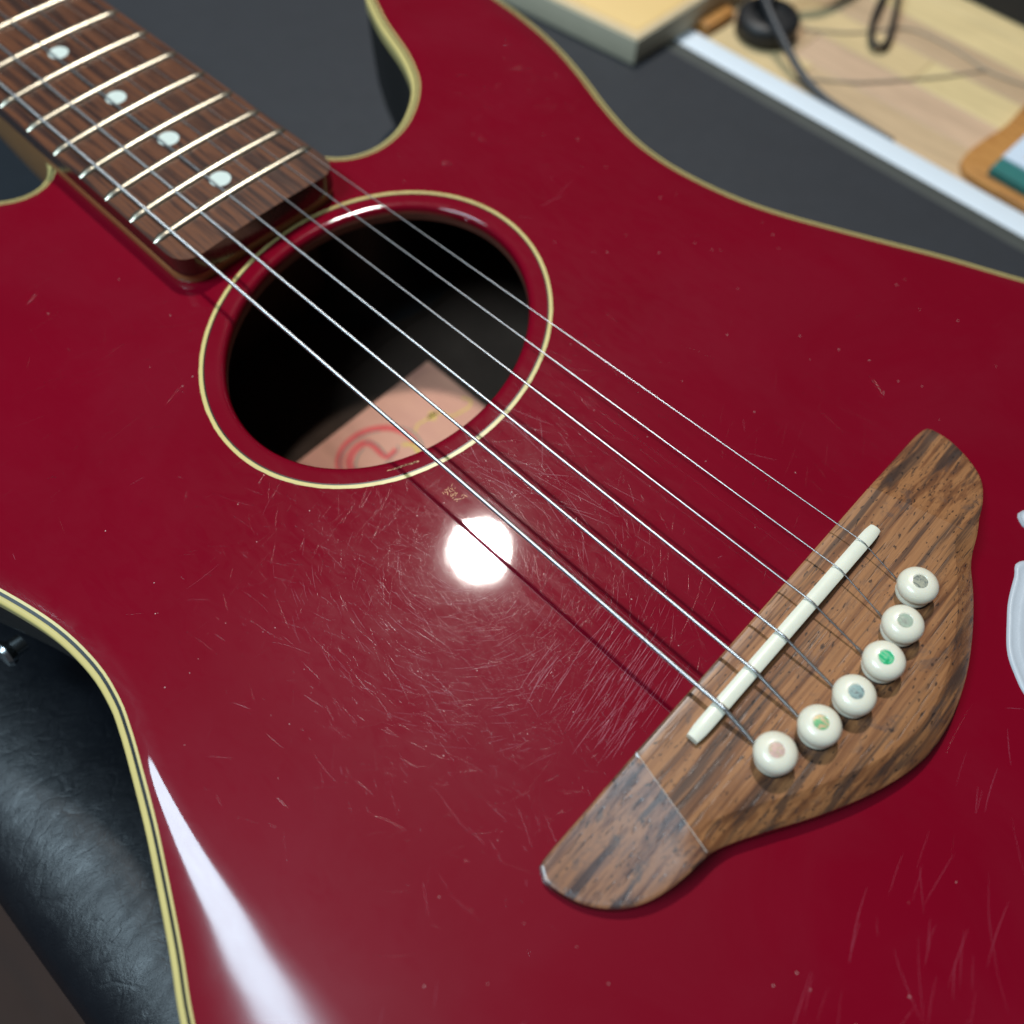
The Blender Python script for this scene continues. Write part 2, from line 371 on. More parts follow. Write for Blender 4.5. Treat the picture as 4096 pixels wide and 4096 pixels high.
# leather cushion under the bass side
b = MB(); rows = []
prof = [(112.3, -118), (112.3, -68), (114, -66.4), (119, -64.0), (126, -61.4), (134, -59.6), (142, -59.0), (150, -59.7), (157, -61.9), (162.5, -65.5), (166.2, -70.5), (168, -77), (168.5, -95), (166, -118)]
for i in range(61):
    X = -330 + i * 15
    rows.append([(X, yy + (.8 * math.sin(X * .021 + .4) if yy > 150 else 0), zz + (.5 * math.sin(X * .05) * math.sin(yy * .09) if 120 < yy < 160 else 0)) for yy, zz in prof])
b.ribbon(rows)
prop(b.build('leather_cushion', M['leather'], base=(120, 140, -118), angle=60), 'black wrinkled leather cushion with a scuffed edge under the bass side of the guitar', 'cushion')

# ================================================================ THE GUITAR
BASE = (60, 0, TZ)
g = thing('guitar', BASE, 'cherry red acoustic guitar with cream binding, oval soundhole and rosewood bridge', 'guitar')

treb = [(233.6, -93.3), (218.8, -87.8), (210.3, -83.7), (203, -78.9), (196.2, -71.2), (190.8, -61.4), (188.9, -51), (191, -42.3), (195.9, -36.5), (203, -33.2), (212, -31.5)]
horn_t = [(244, -98.2), (252.5, -103.0), (257.5, -110), (258.5, -119), (253, -128), (243, -134), (228, -136.6), (211.2, -136.1)]
low_t = [(196.5, -134.0), (181.3, -130.2), (166.3, -124.8), (150.7, -118.2), (135.6, -113.2), (122.9, -111.3), (110, -111.6), (94.7, -114), (80.6, -118.3), (65.4, -124.7), (50.4, -131.4), (35.7, -138), (20.6, -143.9), (4, -150.5), (-18, -158), (-45, -164), (-75, -166), (-105, -161), (-135, -148), (-160, -126), (-178, -96), (-188, -60), (-192, -20)]
low_b = [(-192, 20), (-188, 60), (-178, 96), (-160, 126), (-135, 148), (-105, 161), (-75, 166), (-45, 163.5), (-18, 157.5), (5, 151.5), (22, 145.4), (37.3, 138.8), (48.0, 133.0), (59.9, 127.0), (70.6, 121.9), (82.7, 116.9), (90.2, 114.1), (96.6, 112.2), (106, 111), (118.8, 111.8), (133.3, 115.1), (148, 120), (166, 127), (185, 134), (206, 140), (230, 144), (262, 146), (292, 143), (312, 134), (318, 122), (310, 108), (292, 92), (272, 72), (258, 56), (250.5, 47.5), (246.9, 42), (245.7, 36.5), (247.5, 31), (253, 27), (262, 24)]
OUT = spline([(x, y) for x, y in treb[::-1] + [] ][::-1][::-1], False, 2.0)   # neck -> cutaway -> horn (treble)
ctl = [(212, -24)] + treb[::-1] + horn_t + low_t + low_b + [(262, 10)]
outline = [Vector((p[0], p[1])) for p in spline(ctl, False, 2.2)]
nO = len(outline)
nrm = normals2(outline, True)
A2 = sum(outline[i].x * outline[(i + 1) % nO].y - outline[(i + 1) % nO].x * outline[i].y for i in range(nO))
if A2 < 0: nrm = [-n for n in nrm]          # make normals point inward

def sstep(a, b, x):
    t = min(1, max(0, (x - a) / (b - a))); return t * t * (3 - 2 * t)
def roll_w(p):
    """width of the rolled edge; the forearm side of the lower bout is much broader"""
    wdt = 7.5
    if p.y > 40: wdt += 25 * (1 - sstep(14, 84, p.x))
    elif p.y < -60 and p.x > 140: wdt += 5 * sstep(140, 215, p.x) * sstep(60, 120, -p.y)
    return wdt
SL = 0.44
def ztop(d, wdt):
    if d >= wdt: return 0.0
    return -SL * wdt * .5 * (1 - d / wdt) ** 2
ES = 4.0                                     # binding starts here, measured inwards from the body edge
RX, RY, CX, CY = 38.6, 48.1, 132.9, -1.0     # soundhole, an oval turned by fifteen degrees
TC, TS = math.cos(math.radians(15.6)), math.sin(math.radians(15.6))
def hole_pt(a, b): return (CX + a * TC - b * TS, CY + a * TS + b * TC)
def hole_e(x, y, rx, ry):
    dx, dy = x - CX, y - CY; return math.hypot((dx * TC + dy * TS) / rx, (-dx * TS + dy * TC) / ry)
def ell(rx, ry, cx, cy, n=160):
    return [Vector((cx, cy)) + Vector((rx * math.cos(a) * TC - ry * math.sin(a) * TS, rx * math.cos(a) * TS + ry * math.sin(a) * TC)) for a in [2 * math.pi * k / n for k in range(n)]]

# soundboard: constrained triangulation with rings near both edges
def build_soundboard():
    pts = []; zs = []; edges = []
    def ring(pl, zf, close=True):
        o = len(pts)
        for i, p in enumerate(pl): pts.append(p); zs.append(zf(i))
        if close: edges.extend([(o + i, o + (i + 1) % len(pl)) for i in range(len(pl))])
        return o
    d0 = 2.85
    W = [roll_w(p) for p in outline]
    ring([outline[i] + nrm[i] * d0 for i in range(nO)], lambda i: ztop(d0, W[i]))
    def far_ok(q, dmin, i):
        for j in range(0, nO, 2):
            if abs(q.x - outline[j].x) < dmin and abs(q.y - outline[j].y) < dmin and (q - outline[j]).length < dmin * .97: return False
        return True
    for fr in (.12, .24, .36, .48, .6, .72, .84, .94, 1.0):
        for i in range(0, nO):
            d = d0 + (W[i] - d0) * fr
            q = outline[i] + nrm[i] * d
            if far_ok(q, d, i): pts.append(q); zs.append(ztop(d, W[i]))
    # lip of the soundhole
    for off, z in ((0.0, -1.35), (.25, -.75), (.7, -.32), (1.3, -.10), (2.0, -.02), (2.8, 0)):
        e = ell(RX + off, RY + off, CX, CY)
        ring(e, lambda i, z=z: z, off == 0.0)
    def nearest(q):
        return min((q - outline[j]).length for j in range(0, nO, 3))
    xx = -186
    while xx < 320:
        yy = -165
        while yy < 165:
            q = Vector((xx + .3 * math.sin(yy), yy))
            e = hole_e(q.x, q.y, RX + 5, RY + 5)
            if e > 1:
                dd = nearest(q); wq = roll_w(q)
                if dd > wq + 2: pts.append(q); zs.append(0.0)
            yy += 6
        xx += 6
    vo, eo, fo, ov, oe, of = delaunay_2d_cdt(pts, edges, [], 0, 1e-4)
    zz = []
    for src in ov: zz.append(zs[src[0]] if src else 0)
    # drop triangles outside the outline or inside the hole
    poly = [outline[i] + nrm[i] * d0 for i in range(nO)]
    def inside(p):
        c = False; j = nO - 1
        for i in range(nO):
            a, b2 = poly[i], poly[j]
            if (a.y > p.y) != (b2.y > p.y) and p.x < (b2.x - a.x) * (p.y - a.y) / (b2.y - a.y) + a.x: c = not c
            j = i
        return c
    fs = []
    for f in fo:
        c = sum((vo[i] for i in f), Vector((0, 0))) / len(f)
        if hole_e(c.x, c.y, RX, RY) < .9993: continue
        if not inside(c): continue
        a, b2, c2 = (vo[i] for i in f[:3])
        fs.append(f if (b2 - a).cross(c2 - a) > 0 else f[::-1])
    mb = MB(); mb.add([(v.x, v.y, z) for v, z in zip(vo, zz)], fs)
    return mb.build('soundboard', M['red'], g, angle=180, fixn=False)
build_soundboard()

# wall of the soundhole below the lip: red lip, bare wood, underside
b = MB(); e = [(math.cos(2 * math.pi * k / 160), math.sin(2 * math.pi * k / 160)) for k in range(160)]
prof = [(0, -1.35), (-.12, -2.0), (.0, -2.7)]
b.add([(*hole_pt((RX + r) * p[0], (RY + r) * p[1]), z) for p in e for r, z in prof], [(k * 3 + i, k * 3 + i + 1, ((k + 1) % 160) * 3 + i + 1, ((k + 1) % 160) * 3 + i) for k in range(160) for i in range(2)])
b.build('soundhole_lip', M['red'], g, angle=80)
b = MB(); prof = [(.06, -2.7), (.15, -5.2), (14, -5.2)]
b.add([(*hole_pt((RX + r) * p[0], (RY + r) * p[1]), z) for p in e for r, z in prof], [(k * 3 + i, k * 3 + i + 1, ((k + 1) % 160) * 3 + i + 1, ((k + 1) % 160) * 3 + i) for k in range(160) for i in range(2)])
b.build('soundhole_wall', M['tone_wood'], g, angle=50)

# binding and purfling lines along the body edge
def edge_strip(name, d_a, d_b, mat, raise_=0.05, side=None):
    rows = []
    for i in range(nO):
        p, n_, W = outline[i], nrm[i], roll_w(outline[i])
        za, zb = ztop(d_a, W) + raise_, ztop(d_b, W) + raise_
        P = lambda d, z: (p.x + n_.x * d, p.y + n_.y * d, z)
        if side:
            rows.append([P(d_b, zb - .7), P(d_b, zb), P((d_a + d_b) / 2 + .2, (za + zb) / 2), P(.42, ztop(.42, W) + raise_), P(.12, ztop(.12, W) - .2), P(0, ztop(0, W) - .6), P(0, side + ztop(0, W) + 1.6), P(.5, side + ztop(0, W) + 1.3), P(1.2, side + ztop(0, W) + 1.3)])
        else:
            rows.append([P(d_b, zb - .7), P(d_b, zb), P(d_a, za), P(d_a, za - .7)])
    mb = MB(); mb.ribbon(rows[1:-1]); return mb.build(name, mat, g, angle=50)
edge_strip('binding', 0, 1.5, M['cream'], .06, -5.6)
edge_strip('purfling_line', 1.51, 2.25, M['black_line'], .03)
prop(edge_strip('purfling_line', 2.26, 2.88, M['cream'], .05), 'thin cream line inside the black line')

# moulded back shell
rows = []
shell = [(1.0, -5.4), (.25, -5.8), (.25, -9), (.6, -22), (1.4, -36), (3.4, -47), (7.5, -55), (14, -60.5), (24, -61.9), (24, -59.5), (15, -58), (9, -53), (5, -46), (3, -36), (2.2, -22), (2.0, -5.4)]
for i in range(nO):
    p, n_, W = outline[i], nrm[i], roll_w(outline[i])
    k = 1.0
    dz = ztop(0, roll_w(p)) + 1.6
    rows.append([(p.x + n_.x * d * k, p.y + n_.y * d * k, z + dz * max(0, 1 + z / 40)) for d, z in shell])
mb = MB(); mb.ribbon(rows); mb.build('body_shell', M['shell'], g, angle=50)
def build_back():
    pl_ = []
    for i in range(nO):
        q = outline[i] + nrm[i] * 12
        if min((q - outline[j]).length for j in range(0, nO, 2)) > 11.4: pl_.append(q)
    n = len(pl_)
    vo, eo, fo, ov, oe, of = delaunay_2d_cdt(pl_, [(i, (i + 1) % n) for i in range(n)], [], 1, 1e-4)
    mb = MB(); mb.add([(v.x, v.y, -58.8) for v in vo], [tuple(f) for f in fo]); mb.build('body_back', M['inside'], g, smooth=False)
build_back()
# glued seam across the inside of the back
b = MB(); b.tube([(167.9 + .5 * math.sin(k * .7), 60 - k * 4.5, -58.5) for k in range(28)], 1, 6, rad=lambda i: .55 + .25 * math.sin(i * 1.9))
b.build('inside_seam', M['inside'], g)

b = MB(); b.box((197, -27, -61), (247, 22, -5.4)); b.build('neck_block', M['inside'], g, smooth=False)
# rosette ring round the soundhole
def ring_strip(name, rx0, ry0, w_, z, mat, jit=0):
    rr = random.Random(3); rows = []; N = 220
    for k in range(N):
        a = 2 * math.pi * k / N; c, s_ = math.cos(a), math.sin(a); j = rr.uniform(0, jit) if jit else 0
        P = lambda o, zz: (*hole_pt((rx0 + o) * c, (ry0 + o) * s_), zz)
        rows.append([P(0, z - .3), P(0, z), P(w_ + j, z), P(w_ + j, z - .3)])
    mb = MB(); mb.ribbon(rows, closed=True); return mb.build(name, mat, g, angle=50)
ring_strip('rosette_ring', 44.05, 53.7, .95, .07, M['cream'], .12)
prop(ring_strip('rosette_ring', 43.65, 53.3, .4, .05, M['black_line']), 'thin black line inside the cream ring')

# neck: tongue on the body, rounded neck beyond it
ZB = lambda x: 9.35 - .0064 * (x - 190)
HW = lambda x: 28.0 - .0142 * (x - 190)
def board_outline(extra, x0, x1, rc=7):
    pts = []
    for sgn in (1, -1):
        arc = []
        for k in range(9):
            a = math.pi / 2 * k / 8
            arc.append((x0 + rc - rc * math.sin(a) , sgn * (HW(x0) + extra - rc + rc * math.cos(a))))
        arc = arc if sgn == 1 else arc[::-1]
        pts += arc
    return [(x1, HW(x1) + extra)] + pts + [(x1, -HW(x1) - extra)]
XE, XN = 178.6, 420.0
b = MB(); b.prism(board_outline(.1, XE + .6, 250, 7.6), -.2, 3.3); b.build('neck_tongue', M['tongue'], g, bevel=.5)
rows = []
for k in range(18):
    X = 249 + (XN - 249) * k / 17; hw = HW(X) - .4; dep = 42 - 22 * sstep(262, 340, X)
    rows.append([(X + (0 if abs(a) < 1 else 0), hw * math.cos(a2) ** .42 if math.cos(a2) > 0 else -hw * abs(math.cos(a2)) ** .42, 2.2 - dep * math.sin(a2) ** .8) for a2 in [math.pi * j / 16 for j in range(17)] for a in (0,)])
b = MB(); b.ribbon(rows); b.build('neck', M['neck'], g, angle=60)

# fingerboard with a gently cambered top
SAG = .95
def zfb(x, y): return ZB(x) + SAG * (1 - (y / 27.0) ** 2)
b = MB(); xs = [XE, XE + .35, XE + 1.2, XE + 2.5, XE + 4.5, XE + 7] + [XE + 7 + (XN - XE - 7) * k / 24 for k in range(1, 25)]
ny = 18; grid = []
for X in xs:
    dx = X - XE; rc = 7.0
    hw = HW(X) if dx >= rc else HW(X) - rc + math.sqrt(max(0, rc * rc - (rc - dx) ** 2))
    grid.append([(X, hw * (1 - 2 * j / ny)) for j in range(ny + 1)])
for lay, zf in ((0, lambda x, y: zfb(x, y)), (1, lambda x, y: 3.35)):
    b.cur = 0
    b.add([(x, y, zf(x, y)) for r in grid for x, y in r], [(i * (ny + 1) + j, i * (ny + 1) + j + 1, (i + 1) * (ny + 1) + j + 1, (i + 1) * (ny + 1) + j) for i in range(len(xs) - 1) for j in range(ny)])
o1 = (ny + 1) * len(xs); b.cur = 1
loop = [j for j in range(ny + 1)][::-1]
per = [i * (ny + 1) for i in range(len(xs))][::-1]                       # y+ side from nut to end
per += list(range(1, ny + 1)) + [i * (ny + 1) + ny for i in range(1, len(xs))]
for a, c in zip(per, per[1:] + per[:1]): b.f.append((a, c, c + o1, a + o1)); b.mi.append(1)
fb = b.build('fingerboard', [M['board'], M['board_side']], g, angle=40)

FX = lambda n: 645 * 2 ** (-n / 12)
def fret(n):
    X = FX(n); hw = HW(X) - .15; rows = []
    N = 26
    for k in range(N + 1):
        y = hw * (1 - 2 * k / N); e = min(1, (hw - abs(y)) / 1.5); hgt = .25 + .85 * math.sqrt(max(0, 1 - (1 - e) ** 2)); wd = 1.5 * (.55 + .45 * e)
        z0 = zfb(X, y) - .25
        rows.append([(X + wd * math.cos(a), y, z0 + (hgt + .1) * (math.sin(a) if math.sin(a) > 0 else 0)) for a in [math.pi * j / 8 for j in range(9)]])
    mb = MB(); mb.ribbon(rows); return mb.build('fret', M['fret'], fb, angle=60)
for n in range(10, 22): fret(n)
for n in (15, 17, 19, 21, 13.0):
    if n == 13.0: continue
    X = {21: 198.2, 19: 222.7, 17: 249.2, 15: 280.2}[n]
    mb = MB(); mb.lathe([(0.01, -1), (3.1, -1), (3.1, .03), (0.01, .05)], (X, 0, zfb(X, 0)), 32); mb.build('position_dot', M['dot'], fb)
for yy in (-13, 13):
    X = (FX(12) + FX(11)) / 2; mb = MB(); mb.lathe([(0.01, -1), (3.1, -1), (3.1, .03), (0.01, .05)], (X, yy, zfb(X, yy)), 32); mb.build('position_dot', M['dot'], fb)

# ---------------------------------------------------------------- bridge
ctlb = [(7.0, -66), (7.0, -30), (7.0, 0), (7.0, 30), (7.0, 60), (6.9, 68), (6.6, 72.2), (4.4, 73.6), (0.6, 73.3), (-4.5, 71.6), (-9.4, 68.0), (-12.6, 63.6), (-14.4, 58.8), (-15.3, 54.1), (-16.2, 48.0), (-18.6, 42.4), (-22.6, 35.4), (-27.0, 28.0), (-31.2, 20), (-34.6, 12), (-37.0, 4), (-37.8, -3), (-37.2, -11.2), (-34.9, -21), (-30.8, -31.2), (-25.9, -40.3), (-20.6, -48.4), (-17.3, -56.5), (-15.3, -63.7), (-12.0, -70.2), (-7.3, -73.8), (-1.5, -75.8), (3.2, -76.0), (6.0, -75.2), (6.8, -72)]
bo = [Vector(p) for p in spline(ctlb, True, 1.4)]
# keep the front edge dead straight
bo = [Vector((7.0 if (p.x > 6.6 and abs(p.y) < 69) else p.x, p.y)) for p in bo]
def seam_y(x): return 43.4 + (7 - x) * .245  # bass wing
def zbr(x, y, de):
    a = (y if y > 0 else -y - 2) - seam_y(x)
    z = 7.5
    if a > 0: z -= 4.9 * (1 - (1 - min(1, a / 27.0)) ** 1.45)
    if x < -8 and a < 4: z -= max(0, 5.5 - de) * .60 * sstep(4, -8, a)
    return z
def build_bridge(lo, hi, name, mat, parent, label=None):
    """one section between two seam lines"""
    pts = []; edges = []; nb = len(bo)
    nn = normals2(bo, True)
    a2 = sum(bo[i].x * bo[(i + 1) % nb].y - bo[(i + 1) % nb].x * bo[i].y for i in range(nb))
    if a2 < 0: nn = [-n for n in nn]
    pts = list(bo); edges = [(i, (i + 1) % nb) for i in range(nb)]
    for d in (.5, 1.5, 3, 5):
        for i in range(nb):
            q = bo[i] + nn[i] * d
            if min((q - bo[j]).length for j in range(nb)) > d * .96: pts.append(q)
    xx = -34
    while xx < 7:
        yy = -72
        while yy < 72:
            q = Vector((xx, yy))
            if min((q - p).length for p in bo) > 6: pts.append(q)
            yy += 3
        xx += 3
    for sg in (1, -1):
        o = len(pts)
        for k in range(14):
            X = 7 - k * 22.6 / 13; pts.append(Vector((X, seam_y(X) if sg > 0 else -seam_y(X) - 2)))
        edges += [(o + k, o + k + 1) for k in range(13)]
    vo, eo, fo, ov, oe, of = delaunay_2d_cdt(pts, edges, [], 0, 1e-4)
    def inside(p):
        c = False; j = nb - 1
        for i in range(nb):
            a, b2 = bo[i], bo[j]
            if (a.y > p.y) != (b2.y > p.y) and p.x < (b2.x - a.x) * (p.y - a.y) / (b2.y - a.y) + a.x: c = not c
            j = i
        return c
    fs = []; mi = []
    for f in fo:
        c = sum((vo[i] for i in f), Vector((0, 0))) / len(f)
        if not inside(c): continue
        a, b2, c2 = (vo[i] for i in f[:3]); fs.append(tuple(f) if (b2 - a).cross(c2 - a) > 0 else tuple(f[::-1]))
        mi.append(1 if c.y > seam_y(c.x) else 0)
    P = []
    for v in vo:
        de = min((v - p).length for p in bo); P.append((v.x, v.y, zbr(v.x, v.y, de) - .35 * max(0, 1 - de / .8)))
    mb = MB(); mb.v = P; mb.f = fs; mb.mi = mi
    # side wall down to the soundboard
    o = len(mb.v); zt = [zbr(p.x, p.y, 0) - .35 for p in bo]
    vs = [(p.x, p.y, z) for p, z in zip(bo, zt)] + [(p.x - n_.x * .35, p.y - n_.y * .35, .02) for p, n_ in zip(bo, nn)]
    mb.v += vs; 
    for i in range(nb):
        j = (i + 1) % nb; mb.f.append((o + i, o + nb + i, o + nb + j, o + j)); mb.mi.append(2)
    return mb.build(name, [M['bridge'], M['bridge_wing'], M['board_side']], parent, angle=14)
br = build_bridge(None, None, 'bridge', None, g)
# scribed seam line across the bass wing
b = MB(); b.tube([(X, seam_y(X) + .02, 7.42) for X in [6.6 - k * 22 / 10 for k in range(11)]], .1, 6)
b.build('seam_line', plain('dusty_seam', (.50, .42, .36), .6), br)
b = MB(); b.tube([(X, -seam_y(X) - 2.0, 7.40) for X in [6.6 - k * 22 / 10 for k in range(11)]], .07, 6)
prop(b.build('seam_line', plain('dull_seam', (.16, .10, .07), .6), br), 'faint dark seam across the treble wing')
# saddle, bone white, rounded ends
SADZ = lambda y: 9.9 + .75 * (1 - (y / 34.0) ** 2)
rows = []
y0, y1 = 33.7, -35.6; N = 30
for k in range(N + 1):
    Y = y0 + (y1 - y0) * k / N; dx = -.0 - .55 * (k / N - .5) ; ed = min(1, min(k, N - k) / 1.2); wdt = 1.65 * (.80 + .20 * ed); zt = SADZ(Y) - (1 - ed) * .5
    rows.append([(dx + wdt, Y, 6.5), (dx + wdt, Y, zt - .55), (dx + wdt * .6, Y, zt - .12), (dx, Y, zt), (dx - wdt * .6, Y, zt - .12), (dx - wdt, Y, zt - .55), (dx - wdt, Y, 6.5)])
b = MB(); b.ribbon(rows); b.build('saddle', M['saddle'], br, angle=50)

# ---------------------------------------------------------------- bridge pins
PINS = [(-13.6, 25.5), (-17.0, 14.6), (-18.6, 4.0), (-18.9, -6.9), (-17.4, -17.0), (-14.9, -27.4)]
pearls = [[(.75, .45, .35), (.85, .55, .50), (.55, .40, .30), (.90, .78, .45)], [(.10, .42, .16), (.30, .55, .30), (.85, .45, .22), (.55, .65, .45)],
          [(.22, .24, .23), (.30, .42, .40), (.42, .55, .50), (.20, .20, .20)], [(.03, .45, .16), (.05, .62, .30), (.30, .70, .35), (.05, .38, .30)],
          [(.32, .33, .26), (.50, .52, .42), (.42, .55, .40), (.65, .62, .50)], [(.18, .19, .16), (.32, .33, .28), (.55, .52, .38), (.22, .24, .22)]]
plab = ['pink and gold shell dot', 'green and orange shell dot', 'grey blue shell dot', 'bright green shell dot', 'pale grey green shell dot', 'dull grey shell dot']
for k, (px, py) in enumerate([(x - .5, y - .5) for x, y in PINS]):
    pr = [(.01, -3), (2.6, -3), (2.7, .02), (3.7, .05), (4.15, .35), (4.25, .9), (4.1, 1.45), (3.7, 1.85), (3.55, 2.15), (3.8, 2.5), (4.35, 3.1), (4.72, 3.9), (4.8, 4.6), (4.6, 5.4), (4.1, 6.1), (3.4, 6.6), (2.7, 6.9), (1.95, 7.02), (1.75, 6.84), (.01, 6.84)]
    tilt = (.11 + random.uniform(-.03, .03), .11 + random.uniform(-.03, .03), 1)
    b = MB(); b.lathe([(r * .93, z * .92) for r, z in pr], (px, py, 7.42), 44, tilt); pn = b.build('bridge_pin', M['pin'], g, angle=50)
    b = MB(); ax = Vector(tilt).normalized(); b.lathe([(.01, -.2), (1.58, -.2), (1.58, .1), (.01, .16)], Vector((px, py, 7.42)) + ax * 6.28, 28, tilt)
    prop(b.build('pearl_dot', mat_pearl('abalone_%d' % k, pearls[k]), pn), plab[k])
    # thin black ring painting the shadow round the foot of the pin
    b = MB(); b.lathe([(3.7, -.4), (3.98, .03), (3.2, .035), (3.2, -.4)], (px - .15, py, 7.5), 30); b.build('pin_shadow', M['black_line'], br)

# ---------------------------------------------------------------- strings
ys0 = [24.9, 13.9, 3.1, -8.0, -19.3, -29.2]
ys1 = [22.4, 12.25, 2.4, -7.7, -17.1, -25.2]
SR = [.56, .45, .34, .235, .175, .14]; WOUND = [.42, .34, .27, 0, 0, 0]
names = ['thickest wound bass string', 'second wound string', 'thin wound string', 'plain steel string', 'fine plain steel string', 'thinnest plain steel string']
for k in range(6):
    r = SR[k]
    def pt(x):
        y = ys0[k] + (ys1[k] - ys0[k]) * x / 192.0
        return (x, y, SADZ(y) + r + .1 + (-.0045 + .0018) * x)
    px, py = PINS[k]
    d = Vector((ys0[k] - py, 0)); head = Vector((-.2 - px, ys0[k] - py)).normalized()
    # over the saddle and down to the pin
    path = [(px + head.x * 2.9, py + head.y * 2.9, 6.9), (px + head.x * 3.9, py + head.y * 3.9, 7.9), (px + head.x * 5.2, py + head.y * 5.2, 8.45)]
    zt = SADZ(ys0[k]) + r
    path = path + [(-1.9, ys0[k] * .93 + (py + head.y * 3) * .07, zt - .35), (-.9, ys0[k], zt), (0, ys0[k], zt + .12), (1.0, ys0[k] - .02, zt + .08)]
    path = [tuple(v) for v in spline(path, False, .4)]
    step = WOUND[k] / 4 if WOUND[k] else 12
    if WOUND[k]:
        dense = []; P = [Vector(p) for p in path]
        acc = [0]
        for a, c in zip(P, P[1:]): acc.append(acc[-1] + (c - a).length)
        nseg = int(acc[-1] / step); j = 0
        for q in range(nseg):
            s_ = q * step
            while acc[j + 1] < s_: j += 1
            dense.append(P[j].lerp(P[j + 1], (s_ - acc[j]) / (acc[j + 1] - acc[j])))
        X = 1.0
        while X < 345: X += step; dense.append(Vector(pt(X)))
        st2 = 8
        X += st2
        n1 = len(dense)
        while X < XN + 60: dense.append(Vector(pt(X))); X += st2
        amp = (.12, .09, .06)[k]
        b = MB(); b.tube(dense, r, 10, rad=lambda i: (r * (1 - amp) + r * amp * abs(math.cos(math.pi * i / 4))) if i < n1 else r * .95)
    else:
        dense = path + [pt(x) for x in range(5, int(XN + 60), 5)]
        b = MB(); b.tube(dense, r, 10)
        b.tube(path[:9], r * 1.7, 8)              # the ball-end wrap peeping out of the pin hole
    so = b.build('string', mat_string('string_%d' % k, 0, 0, (.50, .51, .52) if k < 3 else (.46, .45, .45), .34), g, angle=70 if not WOUND[k] else 80)
    prop(so, names[k])

# ---------------------------------------------------------------- paper label seen through the soundhole
LZ = -58.5
b = MB(); b.box((74, -32, LZ), (150.6, 42, LZ + .15)); pl = b.build('paper_label', M['paper'], g, smooth=False)
def stroke(pts, w_, mat, z, name='print_stroke', label=None):
    P = spline(pts, False, .8); nn = normals2(P, False); rows = []
    n = len(P); 
    for i, p in enumerate(P):
        ww = w_ * (.75 + .25 * math.sin(math.pi * i / max(1, n - 1)))
        rows.append([(p.x + nn[i].x * ww / 2, p.y + nn[i].y * ww / 2, z), (p.x - nn[i].x * ww / 2, p.y - nn[i].y * ww / 2, z)])
    mb = MB()
    vs = [q for r_ in rows for q in r_]
    mb.add(vs, [(2 * i, 2 * i + 1, 2 * i + 3, 2 * i + 2) for i in range(n - 1)])
    o = mb.build(name, mat, pl, smooth=False)
    if label: prop(o, label)
    return o
z1, z2 = LZ + .19, LZ + .23
stroke([(128, 21.5), (134.5, 20.6), (140.3, 18), (143.2, 14.6), (144.6, 10.5), (144.3, 4.6), (142.2, 0), (139.2, -3.4), (134.5, -5.4), (129, -5.4)], 2.7, M['ink_red'], z1)
stroke([(130, 18), (137.2, 16), (140.4, 12.6), (141.2, 8.6), (140.2, 5.8), (137.2, 5.0), (133.8, 5.3), (131.2, 4.6), (131.4, .8)], 2.7, M['ink_red'], z1)
stroke([(128, 20.2), (134, 20), (139.2, 18.3), (142.0, 15.7), (143.5, 11.3), (143.5, 6.6), (142.3, 2.2), (140.5, -.3)], .55, M['ink_green'], z2)
stroke([(141.4, 5.9), (138.3, 4.2), (135.3, 4.2), (131.8, 4.9)], .55, M['ink_green'], z2)
stroke([(131, 16.5), (135.6, 15.0), (137.8, 12.4), (138.9, 10.1), (139.3, 8.0)], .5, M['ink_green'], z2)
stroke([(132.4, -.6), (130.7, 1.2), (130.2, 5.0), (129.8, 7.3)], .5, M['ink_green'], z2)
stroke([(137.3, -6), (133.4, -7.5), (129.1, -7.2), (125.6, -5.6), (120, -2)], .6, M['ink_green'], z2)
stroke([(132.0, -8.3), (133.6, -10.7), (133.1, -13.9), (133.0, -17.3), (131.3, -20.1), (128.3, -20.8), (126.9, -25.3), (126.6, -28.3), (128.2, -30.4), (131, -29)], .9, M['ink_yellow'], z1)
stroke([(131.6, -15.4), (133.8, -18.2)], 3.0, M['ink_yellow'], z1)
stroke([(131.4, -1.6), (129.2, -4.0), (126, -3.6), (120, -1)], 1.6, M['ink_yellow'], z1)
stroke([(143.5, 24.5), (140.5, 25.5), (136, 26.5)], .8, M['ink_pale'], z1)
stroke([(96, 30), (104, 12), (112, 2), (106, -14), (94, -22)], 1.8, M['ink_red'], z1)

# ---------------------------------------------------------------- hand painted white marks behind the bridge
def blob(ctlp, z, label):
    P = spline(ctlp, True, 1.0); n = len(P); c = sum(P, Vector((0, 0))) / n; vs = []; fs = []
    levels = [(1.0, .02), (.99, .35), (.965, .62), (.93, .50), (.88, .34), (.83, .52), (.79, .60), (.72, .36), (.64, .42), (.58, .62), (.40, .38), (.2, .50), (.0, .46)]
    for s_, zz in levels: vs += [(c.x + (p.x - c.x) * s_, c.y + (p.y - c.y) * s_, zz) for p in P]
    for L in range(len(levels) - 1):
        for i in range(n):
            j = (i + 1) % n; fs.append((L * n + i, L * n + j, (L + 1) * n + j, (L + 1) * n + i))
    mb = MB(); mb.add(vs, fs); return prop(mb.build('paint_mark', M['paint'], g, angle=70), label)
blob([(-30.2, -58.5), (-31.3, -54), (-33.2, -47.6), (-35.2, -43.1), (-39.1, -35.8), (-43, -31.8), (-48, -28.5), (-56, -27), (-64, -31), (-68, -40), (-66, -52), (-58, -61), (-47, -66), (-37, -65)], 0, 'large rounded white paint mark')
blob([(-23.9, -69.6), (-23.8, -71.8), (-26.5, -76), (-32, -80), (-38, -79), (-36, -75), (-30.5, -71.5), (-27.2, -67.9)], 0, 'small pointed white paint mark')

